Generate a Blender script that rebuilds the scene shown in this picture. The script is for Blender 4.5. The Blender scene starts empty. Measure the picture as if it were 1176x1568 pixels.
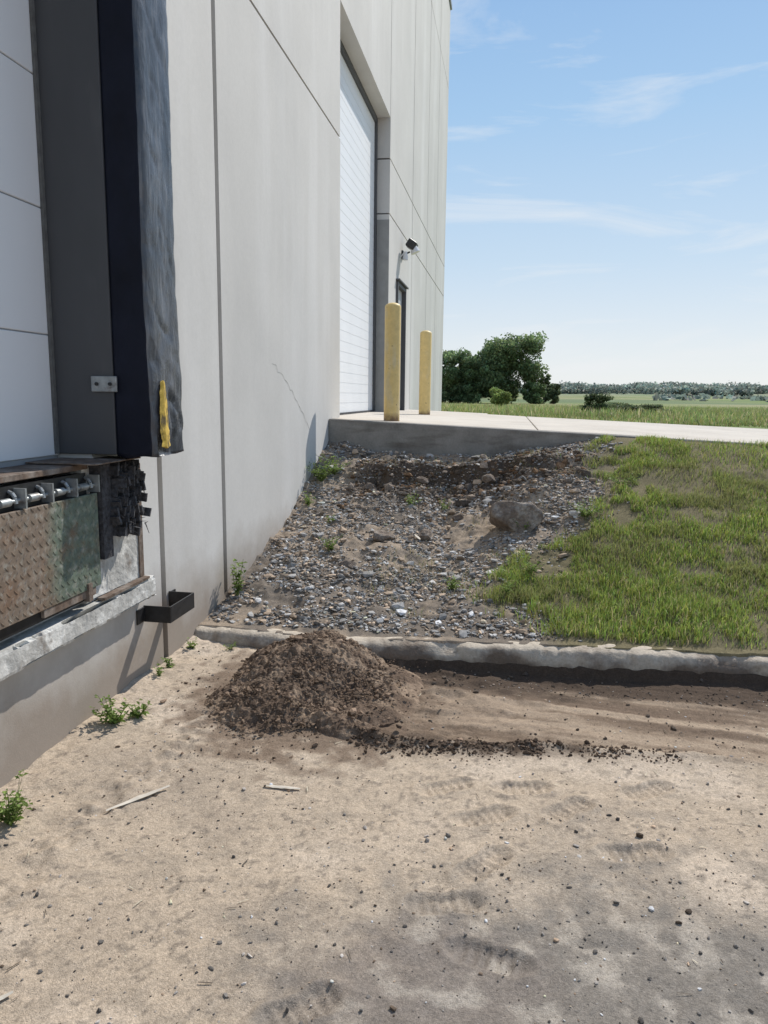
import bpy, bmesh, math, random
import numpy as np
from mathutils import Matrix, Vector, noise as mn
rng=np.random.default_rng(7); random.seed(7)
S=bpy.context.scene
# ------------------------------------------------------------------ helpers
def hsh(ix,iy,seed):
    n=(ix.astype(np.int64)*374761393+iy.astype(np.int64)*668265263+seed*1442695041)&0xffffffff
    n=((n^(n>>13))*1274126177)&0xffffffff
    n=n^(n>>16)
    return (n&0xffffff)/float(0xffffff)
def vn(x,y,seed=0):
    x=np.asarray(x,float);y=np.asarray(y,float)
    ix=np.floor(x);iy=np.floor(y);fx=x-ix;fy=y-iy
    fx=fx*fx*(3-2*fx);fy=fy*fy*(3-2*fy)
    a=hsh(ix,iy,seed);b=hsh(ix+1,iy,seed);c=hsh(ix,iy+1,seed);d=hsh(ix+1,iy+1,seed)
    return (a*(1-fx)+b*fx)*(1-fy)+(c*(1-fx)+d*fx)*fy
def fbm(x,y,o=4,seed=0):
    s=0;a=.5;t=0
    for i in range(o):
        s=s+a*vn(x,y,seed+i*17);t+=a;a*=.5
        x,y=x*1.9*0.8+y*1.9*0.6+3.1, -x*1.9*0.6+y*1.9*0.8+1.7
    return s/t-.5
def ss(a,b,x):
    t=np.clip((x-a)/(b-a),0,1);return t*t*(3-2*t)
def link(o,parent=None):
    S.collection.objects.link(o)
    if parent: o.parent=parent
    return o
def empty(name):
    e=bpy.data.objects.new(name,None);S.collection.objects.link(e);return e
def big(name,co,loops,starts,totals,mat,col=None,smooth=False,parent=None):
    me=bpy.data.meshes.new(name)
    me.vertices.add(len(co));me.vertices.foreach_set('co',np.ascontiguousarray(co,dtype=np.float32).ravel())
    me.loops.add(len(loops));me.loops.foreach_set('vertex_index',np.asarray(loops,dtype=np.int32))
    me.polygons.add(len(starts));me.polygons.foreach_set('loop_start',np.asarray(starts,dtype=np.int32))
    me.polygons.foreach_set('loop_total',np.asarray(totals,dtype=np.int32))
    me.update(calc_edges=True);me.validate()
    me.polygons.foreach_set('use_smooth',np.full(len(me.polygons),smooth))
    if col is not None:
        at=me.color_attributes.new('Col','FLOAT_COLOR','POINT')
        c=np.ones((len(co),4),dtype=np.float32);c[:,:3]=col
        at.data.foreach_set('color',c.ravel())
    me.materials.append(mat)
    return link(bpy.data.objects.new(name,me),parent)
def uniform(name,co,faces,mat,**k):
    faces=np.asarray(faces);n,m=faces.shape
    return big(name,co,faces.ravel(),np.arange(n)*m,np.full(n,m),mat,**k)
class MB:
    def __init__(s): s.v=[];s.f=[]
    def box(s,x0,x1,y0,y1,z0,z1,M=None):
        b=len(s.v)
        for x,y,z in [(x0,y0,z0),(x1,y0,z0),(x1,y1,z0),(x0,y1,z0),(x0,y0,z1),(x1,y0,z1),(x1,y1,z1),(x0,y1,z1)]:
            p=Vector((x,y,z)); s.v.append(tuple(M@p if M else p))
        s.f+=[tuple(b+i for i in q) for q in [(0,3,2,1),(4,5,6,7),(0,1,5,4),(1,2,6,5),(2,3,7,6),(3,0,4,7)]]
        return s
    def cyl(s,p0,p1,r0,r1=None,n=14,dome=False):
        r1=r0 if r1 is None else r1
        p0=Vector(p0);p1=Vector(p1);ax=(p1-p0).normalized();u=ax.orthogonal().normalized();w=ax.cross(u)
        rings=[(p0,r0),(p1,r1)]
        if dome:
            for k in range(1,6):
                a=k/6*math.pi/2;rings.append((p1+ax*math.sin(a)*r1*.55,r1*math.cos(a)))
        b=len(s.v)
        for p,r in rings:
            for i in range(n):
                t=2*math.pi*i/n;s.v.append(tuple(p+(u*math.cos(t)+w*math.sin(t))*r))
        for k in range(len(rings)-1):
            for i in range(n):
                j=(i+1)%n;s.f.append((b+k*n+i,b+k*n+j,b+k*n+n+j,b+k*n+n+i))
        s.f.append(tuple(b+i for i in range(n))[::-1]);s.f.append(tuple(b+(len(rings)-1)*n+i for i in range(n)))
        return s
    def obj(s,name,mat,parent=None,bevel=0,smooth=False,seg=2):
        me=bpy.data.meshes.new(name);me.from_pydata(s.v,[],s.f);me.update();me.materials.append(mat)
        o=link(bpy.data.objects.new(name,me),parent)
        if smooth:
            me.polygons.foreach_set('use_smooth',[True]*len(me.polygons))
            try: me.set_sharp_from_angle(angle=math.radians(40))
            except Exception: pass
        if bevel:
            m=o.modifiers.new('b','BEVEL');m.width=bevel;m.segments=seg;m.limit_method='ANGLE'
        return o
# ------------------------------------------------------------------ materials
def mat(name,base=(.5,.5,.5),rough=.8,spec=.3,attr=None,mul=None,bump=(),metal=0,trans=0,layers=(),coat=0):
    m=bpy.data.materials.new(name);m.use_nodes=True;nt=m.node_tree;N=nt.nodes;L=nt.links
    b=N['Principled BSDF'];b.inputs['Roughness'].default_value=rough;b.inputs['Metallic'].default_value=metal
    b.inputs['Specular IOR Level'].default_value=spec
    if coat: b.inputs['Coat Weight'].default_value=coat
    tc=N.new('ShaderNodeTexCoord')
    def nz(sc,detail=4,seed=0,rough=.6,dist=0):
        mp=N.new('ShaderNodeMapping');L.new(tc.outputs['Object'],mp.inputs[0])
        mp.inputs['Scale'].default_value=sc if hasattr(sc,'__len__') else (sc,)*3
        mp.inputs['Location'].default_value=(seed*3.7,seed*1.3,seed*2.1)
        n=N.new('ShaderNodeTexNoise');n.inputs['Scale'].default_value=1;n.inputs['Detail'].default_value=detail
        n.inputs['Roughness'].default_value=rough;n.inputs['Distortion'].default_value=dist
        L.new(mp.outputs[0],n.inputs[0]);return n.outputs[0]
    if attr:
        a=N.new('ShaderNodeAttribute');a.attribute_name='Col';cur=a.outputs['Color']
    else:
        r=N.new('ShaderNodeRGB');r.outputs[0].default_value=(*base,1);cur=r.outputs[0]
    for sd,(col,sc,t0,t1,op) in enumerate(layers):
        mr=N.new('ShaderNodeMapRange');mr.inputs[1].default_value=t0;mr.inputs[2].default_value=t1;mr.inputs[4].default_value=op
        if isinstance(sc,str):
            sx=N.new('ShaderNodeSeparateXYZ');L.new(tc.outputs['Object'],sx.inputs[0])
            ad=N.new('ShaderNodeMath');ad.operation='MULTIPLY_ADD';ad.inputs[1].default_value=.5
            L.new(nz((3,3,3),5,sd+5),ad.inputs[0]);L.new(sx.outputs[sc.upper()],ad.inputs[2]);L.new(ad.outputs[0],mr.inputs[0])
        else: L.new(nz(sc,5,sd+1),mr.inputs[0])
        mx=N.new('ShaderNodeMix');mx.data_type='RGBA';L.new(mr.outputs[0],mx.inputs[0]);L.new(cur,mx.inputs[6]);mx.inputs[7].default_value=(*col,1);cur=mx.outputs[2]
    for sd,(sc,lo,hi) in enumerate(mul or ()):
        mr=N.new('ShaderNodeMapRange');mr.inputs[1].default_value=.3;mr.inputs[2].default_value=.7;mr.inputs[3].default_value=lo;mr.inputs[4].default_value=hi
        L.new(nz(sc,4,sd+11),mr.inputs[0])
        vm=N.new('ShaderNodeVectorMath');vm.operation='SCALE';L.new(cur,vm.inputs[0]);L.new(mr.outputs[0],vm.inputs['Scale']);cur=vm.outputs[0]
    L.new(cur,b.inputs['Base Color'])
    prev=None
    for sd,(sc,dist,st) in enumerate(bump):
        bp=N.new('ShaderNodeBump');bp.inputs['Distance'].default_value=dist;bp.inputs['Strength'].default_value=st
        L.new(nz(sc,5,sd+21,.65),bp.inputs['Height'])
        if prev: L.new(prev,bp.inputs['Normal'])
        prev=bp.outputs[0]
    if prev: L.new(prev,b.inputs['Normal'])
    if trans:
        t=N.new('ShaderNodeBsdfTranslucent');L.new(cur,t.inputs[0]);ms=N.new('ShaderNodeMixShader');ms.inputs[0].default_value=trans
        L.new(b.outputs[0],ms.inputs[1]);L.new(t.outputs[0],ms.inputs[2]);L.new(ms.outputs[0],N['Material Output'].inputs[0])
    return m
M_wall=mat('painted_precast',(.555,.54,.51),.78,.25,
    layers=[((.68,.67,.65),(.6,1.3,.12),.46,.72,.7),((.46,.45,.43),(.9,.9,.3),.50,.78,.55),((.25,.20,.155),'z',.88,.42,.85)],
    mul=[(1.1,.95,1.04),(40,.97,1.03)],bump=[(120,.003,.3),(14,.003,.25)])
M_joint=mat('joint_sealant',(.05,.05,.05),.8)
M_dj=mat('door_section_gap',(.30,.31,.32),.8)
M_crack=mat('hairline_crack',(.34,.33,.30),.9)
M_coping=mat('coping_metal',(.35,.36,.38),.4,metal=.4)
M_wdoor=mat('white_door_paint',(.78,.79,.80),.45,.4,mul=[((1,1,.4),.94,1.03)],bump=[(60,.002,.1)])
M_frame=mat('grey_steel_frame',(.075,.077,.081),.6,.35,mul=[((2,2,.6),.85,1.15)],layers=[((.12,.12,.12),(6,6,2),.6,.8,.5)])
M_navy=mat('black_navy_vinyl',(.007,.009,.018),.6,.2,mul=[(4,.7,1.4)],bump=[((9,9,4),.01,.3)])
M_gloss=mat('sheen_vinyl',(.048,.052,.062),.27,.55,mul=[((5,7,2.5),.55,1.5)],layers=[((.17,.172,.18),(16,40,4),.50,.74,.8),((.012,.014,.02),(5,8,5),.52,.70,.7)],bump=[((9,11,6),.016,.6),((34,44,12),.007,.7)])  # pale streaks paint glossy highlights into the front vinyl colour
M_foam=mat('yellow_foam',(.62,.43,.09),.9,layers=[((.10,.08,.05),(26,26,12),.52,.62,.9)],mul=[(30,.6,1.2)])
M_rubber=mat('torn_rubber',(.035,.035,.038),.75,.3,mul=[(40,.5,2.6)],bump=[(50,.01,.8)])
M_tread=mat('green_rusty_plate',(.115,.145,.11),.55,.45,layers=[((.19,.135,.10),'y',2.98,2.84,.85),((.17,.10,.06),(6,5.0,6),.52,.66,.8),((.32,.31,.27),(30,30,30),.52,.72,.7)],mul=[(25,.7,1.3)])
M_rust=mat('rusty_steel',(.14,.10,.075),.8,.25,layers=[((.26,.23,.20),(8,8,8),.45,.65,.8)],mul=[(30,.6,1.3)],bump=[(60,.004,.4)])
M_steel=mat('galvanised_steel',(.36,.38,.38),.45,.5,metal=.5,mul=[(30,.7,1.1)],layers=[((.14,.10,.08),(20,20,20),.55,.7,.7)])
M_black=mat('black_painted_steel',(.012,.012,.013),.4,.5,mul=[(30,.7,2)])
M_dockc=mat('dock_concrete',(.44,.43,.40),.85,.25,layers=[((.72,.71,.67),(4,5,6),.48,.58,.85),((.16,.12,.09),(6,6,6),.56,.68,.8)],mul=[(50,.8,1.1)],bump=[(60,.006,.5),(10,.01,.4)])
M_slab=mat('driveway_concrete',(.54,.495,.43),.9,.2,mul=[(1.2,.9,1.06),(60,.93,1.05)],layers=[((.42,.37,.31),(1.5,1.5,1),.52,.7,.5)],bump=[(150,.003,.3)])
M_slabface=mat('slab_edge_concrete',(.27,.255,.23),.9,.2,layers=[((.15,.13,.11),(2,2,9),.5,.7,.8)],mul=[(5,.8,1.12),(50,.88,1.08)],bump=[(60,.006,.5)])
M_kerb=mat('kerb_concrete',(.50,.435,.35),.9,.2,layers=[((.22,.175,.135),(5,5,5),.52,.70,.8),((.16,.12,.09),'z',.30,.22,.9)],mul=[(60,.8,1.1)],bump=[(80,.008,.6),(12,.02,.6)])
M_yellow=mat('yellow_bollard_paint',(.68,.50,.20),.55,.35,layers=[((.60,.50,.30),(10,10,3),.5,.65,.7),((.10,.05,.03),(22,22,22),.66,.72,.9),((.16,.09,.05),'z',1.60,1.52,.9)],mul=[(20,.9,1.06)],bump=[(50,.002,.3)])
M_ground=mat('ground_mixed',attr=1,rough=.95,spec=.10,mul=[(9,.94,1.05),(45,.86,1.12),(110,.80,1.18),(330,.72,1.25)],bump=[(45,.010,.45),(130,.006,.6),(330,.004,.7)])
M_stone=mat('gravel_stone',attr=1,rough=.85,spec=.25,mul=[(60,.75,1.25)])
M_dirt=mat('dug_soil',attr=1,rough=.97,spec=.08,mul=[(50,.7,1.2),(200,.7,1.25)],bump=[(70,.010,.7),(240,.006,.9)])
M_grass=mat('grass_blade',attr=1,rough=.6,spec=.25,trans=.42)
M_leaf=mat('foliage_leaf',attr=1,rough=.6,spec=.2,trans=.4)
M_bark=mat('bark',(.07,.055,.045),.9,mul=[((20,20,4),.5,1.3)])
M_rock=mat('field_rock',(.22,.175,.14),.9,.2,layers=[((.42,.38,.33),(8,8,8),.5,.65,.8)],mul=[(40,.7,1.2)],bump=[(40,.03,.8),(12,.05,.6)])
M_stick=mat('dry_wood',(.54,.49,.41),.85,mul=[((8,8,8),.8,1.2)])
# ------------------------------------------------------------------ terrain functions
def yk(x):
    x=np.asarray(x,float)
    return np.interp(x,[-1,0,.5,.85,1.3,2.0,3.4,6,30],[4.2,4.2,4.17,4.12,4.19,4.26,4.33,4.45,5.2])+.008*np.sin(x*5)
def slabz(x): return 1.31-.04*np.clip(np.asarray(x,float),0,30)*1.0
def pile(x,y):
    r1=np.sqrt(((x-.84)/.42)**2+((y-3.88)/.66)**2)
    r2=np.sqrt(((x-.75)/.34)**2+((y-3.42)/.40)**2)
    r3=np.sqrt(((x-1.12)/.40)**2+((y-3.74)/.46)**2)
    h=np.maximum(.20*np.clip(1-r1**1.4,0,1)**1.0,.11*np.clip(1-r2,0,1)**.8)
    return np.maximum(h,.07*np.clip(1-r3,0,1)**.9)
def ridy(x): return 3.2+.05*np.sin(x*3.1)+.07*fbm(x*5,x*0,3,3)
FEET=[(1.86,2.59,.5),(1.76,2.08,.3),(1.90,1.88,-.2),(2.01,2.83,.2),(1.87,2.30,.9),(1.43,1.61,.7),(1.70,2.78,.5),(2.5,2.9,.6),(2.38,2.45,.2),(2.18,2.70,.8)]
def H(x,y):
    x=np.asarray(x,float);y=np.asarray(y,float)
    x,y=np.broadcast_arrays(x,y)
    k=yk(x)
    yard=.020*fbm(x*1.3,y*1.3,3,5)+.010*fbm(x*9,y*9,3,8)+.007*fbm(x*30,y*30,3,2)
    rid=ridy(x)
    strip=ss(rid,rid+.10,y)*ss(.9,1.1,x)*(1-ss(k-.02,k,y))
    hole=np.exp(-((x-2.45)/.5)**2)*ss(3.8,4.05,y)
    yard=yard-strip*(.026+.022*ss(3.9,4.12,y)+.028*hole)+strip*.024*fbm(x*1.3,y*13+x*1.5,3,31)+strip*.05*fbm(x*9,y*12,3,77)*(1-ss(1.5,2.6,x))
    rdg=np.exp(-((y-rid)/.032)**2)*ss(.8,1.0,x)*(1-ss(1.45,1.6,x)*.45)*(1-ss(2.05,2.3,x)*.6)
    yard=yard+rdg*(.030+.08*fbm(x*14,y*14,3,40))
    yard=yard+.07*np.exp(-np.clip(x,0,9)/.22)*(.6+fbm(x*5,y*5,3,9))*ss(1,3.5,y+1)
    yard=yard+.018*np.exp(-((x-(.42+.1*(y-2)))/.10)**2)*(.5+2*fbm(x*22,y*22,2,12))*(y<3.4)
    for fx,fy,an in FEET:
        dx=x-fx;dy=y-fy;c,s_=math.cos(an),math.sin(an);a=dx*c+dy*s_;b=-dx*s_+dy*c
        wv=1+.35*fbm(x*14,y*14,2,int(fx*100))
        q=((a/.115)**2+(b/(.050-.010*np.cos(a*30)))**2)*wv
        yard=yard-.014*np.exp(-q**4)+.010*np.exp(-((np.sqrt(q)-1.22)/.14)**2)*(.6+1.2*fbm(x*25,y*25,2,33))+np.exp(-q**4)*.0055*np.sin(a*185)
    sl=(y-k-.16)/(7.75-k-.16);sc=np.clip(sl,0,1)
    pw=np.interp(sc,[0,.2,.56,.76,1],[.10,.21,.48,.73,1.07])
    yw=y+.32*fbm(x*4,y*1.0,3,72)*ss(6.4,7,y)
    scm=np.clip((yw-k-.16)/(7.75-k-.16),0,1)
    pm=np.interp(scm,[0,.2,.5,.70,.80,.835,1],[.09,.22,.44,.61,.70,.89,.95])
    pg=np.interp(sc,[0,.25,.5,.75,1],[.10,.36,.65,.92,1.0])*1.0
    pg=pg+ss(.7,1,sc)*(slabz(x)-.02-1.0)
    w1=ss(.15,.6,x);w2=ss(1.7,3.1,x+.25*fbm(x*2,y*2,3,71))
    bank=(pw*(1-w1)+pm*w1)*(1-w2)+pg*w2
    rough=(1-w2)
    bank=bank+rough*(.10*fbm(x*3,y*3,4,13)+.065*fbm(x*11,y*11,3,14)+.05*fbm(x*17,y*17,2,18)*ss(6.6,7,y))*ss(0,.12,sc)*(1-.6*ss(.93,1,sc))+w2*.05*fbm(x*3.5,y*3.5,3,15)*(1-ss(.85,1,sc))
    bank=bank-.07*np.exp(-((x-1.45)/.3)**2)*ss(.75,.3,sc)*ss(.1,.3,sc)
    bank=bank+(.14+.12*fbm(x*9,y*9,3,19))*np.exp(-((x-2.1)/.38)**2-((y-6.85)/.5)**2)
    z=np.where(y>k+.08,bank,yard)
    far=1.02+np.interp(y,[7.75,14,30,80,150,350,700,1500,3500],[.02,.02,-.02,-.25,-.2,2.2,6.0,12,20])*(1+.35*ss(0,300,x)*(y>150))+.10*fbm(x*.4,y*.4,3,22)+ss(150,500,y)*5*fbm(x*.004,y*.004,2,23)
    edge=13.25+.18*x
    z=np.where(y>7.78,np.where(y<edge,slabz(x)-.22,np.minimum(far,slabz(x)-.01)*(1-ss(14,20,y))+far*ss(14,20,y)),z)
    return z
gb_y=[4.2,4.45,5.0,5.6,6.2,6.9,7.6,8];gb_x=[2.3,2.2,1.85,2.15,2.7,2.75,2.75,2.75]
def gdist(x,y): return x-np.interp(y,gb_y,gb_x)+.5*fbm(x*2.3,y*2.3,3,55)
def axis(lo,hi,st,far_lo,far_hi,g=1.10):
    a=list(np.arange(lo,hi,st));s=st;p=a[-1]
    while p<far_hi: s*=g;p+=s;a.append(p)
    s=st;p=lo;b=[]
    while p>far_lo: s*=g;p-=s;b.append(p)
    return np.array(b[::-1]+a)
gx=axis(-.06,4.6,.0105,-2600,2600);gy=axis(1.25,7.9,.0105,-300,3400)
X,Y=np.meshgrid(gx,gy);Zg=H(X,Y)
nx,ny=len(gx),len(gy)
def lerp(a,b,t): return a*(1-t[...,None])+b*t[...,None]
C_=lambda *c:np.array(c,float)
def groundcol(X,Y):
    k=yk(X);n1=fbm(X*2.2,Y*2.2,4,101);n2=fbm(X*14,Y*14,3,102);n3=fbm(X*50,Y*50,2,103)
    one=np.ones(X.shape+(3,))
    c=one*C_(.475,.385,.29)
    c=lerp(c,C_(.55,.455,.355),ss(0,.25,n1))
    c=lerp(c,C_(.37,.305,.235),ss(0.0,.28,-n2)*.6)
    c=lerp(c,C_(.17,.145,.12),ss(.19,.27,n3+n2*.3)*.55)
    c=lerp(c,C_(.33,.27,.21),ss(.05,.22,-n1)*.35)
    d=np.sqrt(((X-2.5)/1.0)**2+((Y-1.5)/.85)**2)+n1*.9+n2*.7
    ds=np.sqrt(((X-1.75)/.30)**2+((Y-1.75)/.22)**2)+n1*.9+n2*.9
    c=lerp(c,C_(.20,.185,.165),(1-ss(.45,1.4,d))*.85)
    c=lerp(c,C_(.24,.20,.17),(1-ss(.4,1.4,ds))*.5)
    c=lerp(c,C_(.47,.42,.355),ss(.02,.2,n2)*(1-ss(.6,1.4,d))*.6)
    rid=ridy(X)
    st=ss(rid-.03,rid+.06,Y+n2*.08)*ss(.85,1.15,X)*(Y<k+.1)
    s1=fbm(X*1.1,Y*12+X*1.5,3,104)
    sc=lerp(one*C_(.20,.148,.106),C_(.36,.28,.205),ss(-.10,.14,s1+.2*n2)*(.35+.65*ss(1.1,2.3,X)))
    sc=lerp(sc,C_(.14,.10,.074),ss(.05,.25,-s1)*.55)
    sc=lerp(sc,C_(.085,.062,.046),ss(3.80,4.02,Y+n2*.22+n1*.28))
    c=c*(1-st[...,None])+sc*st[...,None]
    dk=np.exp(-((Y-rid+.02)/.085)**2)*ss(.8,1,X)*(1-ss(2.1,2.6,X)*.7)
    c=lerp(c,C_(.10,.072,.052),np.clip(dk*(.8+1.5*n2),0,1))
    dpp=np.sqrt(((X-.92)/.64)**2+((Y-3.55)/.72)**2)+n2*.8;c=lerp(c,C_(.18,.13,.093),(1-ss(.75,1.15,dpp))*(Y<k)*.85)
    b=(Y>k+.08)
    soil=lerp(one*C_(.19,.16,.13),C_(.33,.265,.20),ss(-.08,.18,n1+n2*.5))
    soil=lerp(soil,C_(.10,.076,.058),ss(6.65,6.95,Y+n1*.6)*(1-ss(7.2,7.45,Y))*ss(.35,.6,X)*(1-ss(2.1,2.6,X)))  # dark scarp soil, with the overhang's shadow put into the colour
    g=ss(-.1,.15,gdist(X,Y))
    soil=lerp(soil,C_(.18,.155,.09),g)
    c=np.where(b[...,None],soil,c)
    f=Y>13
    mead=lerp(one*C_(.17,.22,.075),C_(.28,.27,.14),ss(-.1,.2,fbm(X*.05,Y*.02,3,110)))
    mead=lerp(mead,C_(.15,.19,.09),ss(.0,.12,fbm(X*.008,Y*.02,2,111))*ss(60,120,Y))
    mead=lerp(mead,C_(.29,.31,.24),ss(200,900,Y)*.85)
    c=np.where(f[...,None],mead,c)
    return c
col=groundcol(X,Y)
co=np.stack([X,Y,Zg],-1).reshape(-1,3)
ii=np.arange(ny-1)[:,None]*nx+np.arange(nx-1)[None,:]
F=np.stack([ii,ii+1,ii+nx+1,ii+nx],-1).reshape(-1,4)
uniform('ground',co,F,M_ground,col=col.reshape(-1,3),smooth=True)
# ------------------------------------------------------------------ kerb
def kerb():
    xs=np.concatenate([np.arange(0.0,5,.02),np.arange(5,24,.5)])
    v=[];f=[];prof=[(-.0,-.15),(.0,.0),(.002,.03),(.006,.055),(.016,.074),(.034,.085),(.08,.090),(.125,.090),(.145,.086),(.16,-.12)]
    for i,x in enumerate(xs):
        k=float(yk(x));chip=max(0,float(fbm(x*5,0*x+2,3,61)))*.14+max(0,float(fbm(x*25,x*0,2,62)))*.06
        under=max(0,float(fbm(x*3.3,0*x+5,3,64))-.02)*.14*(x>1)
        for j,(dy,z) in enumerate(prof):
            e=chip if j in(3,4,5) else (chip*.35 if j==6 else 0)
            if j in(0,1,2): e=under/.7
            n=.009*mn.noise(Vector((x*14,j*1.7,3)))
            v.append((x,k+dy+e*.7+n,(z-(e*.35 if j>2 else 0)+n)+.018*(0 if z<=0 else float(fbm(x*1.2,0*x,3,9)))))
    m=len(prof)
    for i in range(len(xs)-1):
        for j in range(m-1): f.append((i*m+j,(i+1)*m+j,(i+1)*m+j+1,i*m+j+1))
    f.append(tuple(range(m)))
    me=bpy.data.meshes.new('kerb');me.from_pydata(v,[],f);me.materials.append(M_kerb);me.update()
    bm=bmesh.new();bm.from_mesh(me);bmesh.ops.recalc_face_normals(bm,faces=bm.faces);bm.to_mesh(me);bm.free()
    me.polygons.foreach_set('use_smooth',[True]*len(me.polygons))
    link(bpy.data.objects.new('concrete_kerb',me))
kerb()
# ------------------------------------------------------------------ driveway slab
drv=empty('concrete_driveway')
def slabpart(name,poly,drop,mat_,z_off=0):
    bm=bmesh.new()
    top=[bm.verts.new((x,y,float(slabz(x))+z_off)) for x,y in poly]
    bot=[bm.verts.new((x,y,float(slabz(x))+z_off-drop)) for x,y in poly]
    bm.faces.new(top);bm.faces.new(bot[::-1])
    for i in range(len(poly)):
        j=(i+1)%len(poly);bm.faces.new((top[i],bot[i],bot[j],top[j]))
    bmesh.ops.recalc_face_normals(bm,faces=bm.faces)
    me=bpy.data.meshes.new(name);bm.to_mesh(me);bm.free();me.materials.append(mat_)
    o=link(bpy.data.objects.new(name,me),drv);m=o.modifiers.new('b','BEVEL');m.width=.012;m.segments=2;return o
slabpart('foundation_edge',[(0.001,7.75),(3.3,7.75),(3.3,7.93),(0.001,7.93)],.55,M_slabface,-.004)
slabpart('apron',[(-.26,7.935),(2.2,7.935),(2.2,13.6),(1.5,13.6),(1.5,14.3),(-.26,14.3)],.2,M_slab)
slabpart('path_near',[(2.21,7.935),(3.31,7.935),(3.31,7.75),(5.2,7.72),(5.2,13.9),(2.21,13.55)],.2,M_slab)
slabpart('path_far',[(5.21,7.72),(9,7.7),(30,7.0),(30,15.5),(9,14.6),(5.21,13.9)],.2,M_slab)
# ------------------------------------------------------------------ building
bld=empty('warehouse_building')
W=MB();G=.011
def pan(y0,y1,z0,z1,ga=G,gb=G,gz0=G,gz1=G,x1=0.0): W.box(-.25,x1,y0+ga,y1-gb,z0+gz0,z1-gz1)
Zt=4.29
pan(-12,-6,-.4,Zt);pan(-6,-.1,-.4,Zt)
W.box(-.25,0,-.1+G,.7,-.4,Zt-G);W.box(-.25,0,3.16,3.83-.03,-.4,Zt-G);W.box(-.25,0,.7,3.16,-.4,1.0);W.box(-.25,0,.7,3.16,4.1,Zt-G)
pan(3.83,4.76,-.4,Zt,.028,.032);pan(4.76,8.29,-.4,Zt,.032,0)
W.box(-.25,0,11.63,12.4,.8,Zt-G);W.box(-.25,0,13.4,14.3-G,.8,Zt-G);W.box(-.25,0,12.4,13.4,3.42,Zt-G)
W.box(-.25,0,12.4,13.4,.8,1.30)
for a,b in[(14.3,16.75),(16.75,18.8),(18.8,21.2)]: pan(a,b,.3,Zt,.018,.018)
for a,b in[(-12,-6),(-6,-.1),(-.1,4.76),(4.76,8.29)]: pan(a,b,Zt,9.65)
W.box(-.25,0,8.29+G,11.63-G,5.65,9.65-G)
for a,b in[(11.63,14.3),(14.3,16.75),(16.75,18.8),(18.8,21.2)]:
    pan(a,b,Zt,5.08,.018,.018);pan(a,b,5.08,9.65,.018,.018)
for a,b in[(-12,-6),(-6,-.1),(-.1,4.76),(4.76,8.29),(8.29,11.63),(11.63,14.3),(14.3,16.75),(16.75,18.8),(18.8,21.2)]: pan(a,b,9.65,11.6,.018,.018)
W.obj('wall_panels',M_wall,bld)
J=MB()
for y in(-6,-.1,3.83,4.76): J.box(-.24,-.03,y-.04,y+.04,-.3,4.2)
for y in(14.3,16.75,18.8): J.box(-.24,-.012,y-.03,y+.03,.5,11.5)
for y in(-6,-.1,4.76,8.29,11.63): J.box(-.24,-.013,y-.03,y+.03,5.7 if y>8 else 4.4,11.5)
J.box(-.24,-.014,-11.9,8.25,Zt-.03,Zt+.03);J.box(-.24,-.014,11.68,21.1,Zt-.03,Zt+.03);J.box(-.24,-.015,11.68,21.1,5.05,5.11);J.box(-.24,-.016,-11.9,21.1,9.62,9.68)
J.obj('panel_joints',M_joint,bld)
cv=[];cf=[];n=40
for i in range(n):
    t=i/(n-1);y=5.85+1.15*t+.06*mn.noise(Vector((t*9,0,0)));z=1.80-.58*t**1.3+.05*mn.noise(Vector((t*11,4,0)));w_=.0010+.0016*random.random()
    cv+=[(.0015,y-w_,z-w_),(.0015,y+w_,z+w_)]
for i in range(n-1): cf.append((2*i,2*i+1,2*i+3,2*i+2))
me=bpy.data.meshes.new('wall_crack');me.from_pydata(cv,[],cf);me.materials.append(M_crack);link(bpy.data.objects.new('wall_crack',me),bld)
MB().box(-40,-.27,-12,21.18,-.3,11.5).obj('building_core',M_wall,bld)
MB().box(-40.05,.04,-12.05,21.25,11.602,11.72).obj('roof_coping',M_coping,bld,bevel=.01)
D=MB();z=1.33;k=0
while z<5.9:
    D.box(-.262,-.222 ,8.2,11.7,z,z+.123);D.box(-.262,-.2255,8.2,11.7,z+.123,z+.13);z+=.13
D.obj('overhead_door',M_wdoor,bld)
MB().box(-.22,-.216,8.75,8.95,2.62,2.92).box(-.22,-.216,9.0,9.08,2.75,2.9).obj('door_notice',mat('notice_paper',(.6,.5,.3),.6),bld)
MB().box(-.255,-.20,8.30,11.62,1.29,1.335).obj('door_bottom_seal',M_rubber,bld)
MB().box(-.23,-.19,11.54,11.628,1.3,5.64).box(-.23,-.19,8.292,8.37,1.3,5.64).box(-.23,-.19,8.37,11.54,5.56,5.648).obj('overhead_door_frame',M_frame,bld)
MB().box(-.188,.0015,11.620,11.6285,1.29,4.2).obj('jamb_guard',mat('jamb_grey',(.26,.26,.25),.6,mul=[(8,.9,1.1)]),bld)
P=MB();P.box(-.24,.035,12.402,12.46,1.3,3.418);P.box(-.24,.035,13.34,13.398,1.3,3.418);P.box(-.24,.03,12.46,13.34,3.36,3.418);P.box(-.05,.07,12.36,13.44,3.425,3.45)
P.obj('personnel_door_frame',M_frame,bld,bevel=.004)
Q=MB();Q.box(-.12,-.04,12.462,13.338,1.31,3.358);Q.obj('personnel_door_leaf',mat('grey_door',(.42,.43,.44),.5),bld)
MB().box(-.038,-.03,12.5,12.54,2.2,2.4).cyl((-.03,12.52,2.32),(.02,12.52,2.32),.012).obj('door_handle',M_steel,bld)
DD=MB();z=1.26
while z<4.2:
    DD.box(-.21,-.165,.6,3.3,z+.003,z+.543);z+=.546
DD.obj('dock_door_sections',M_wdoor,bld,bevel=.004)
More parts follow.
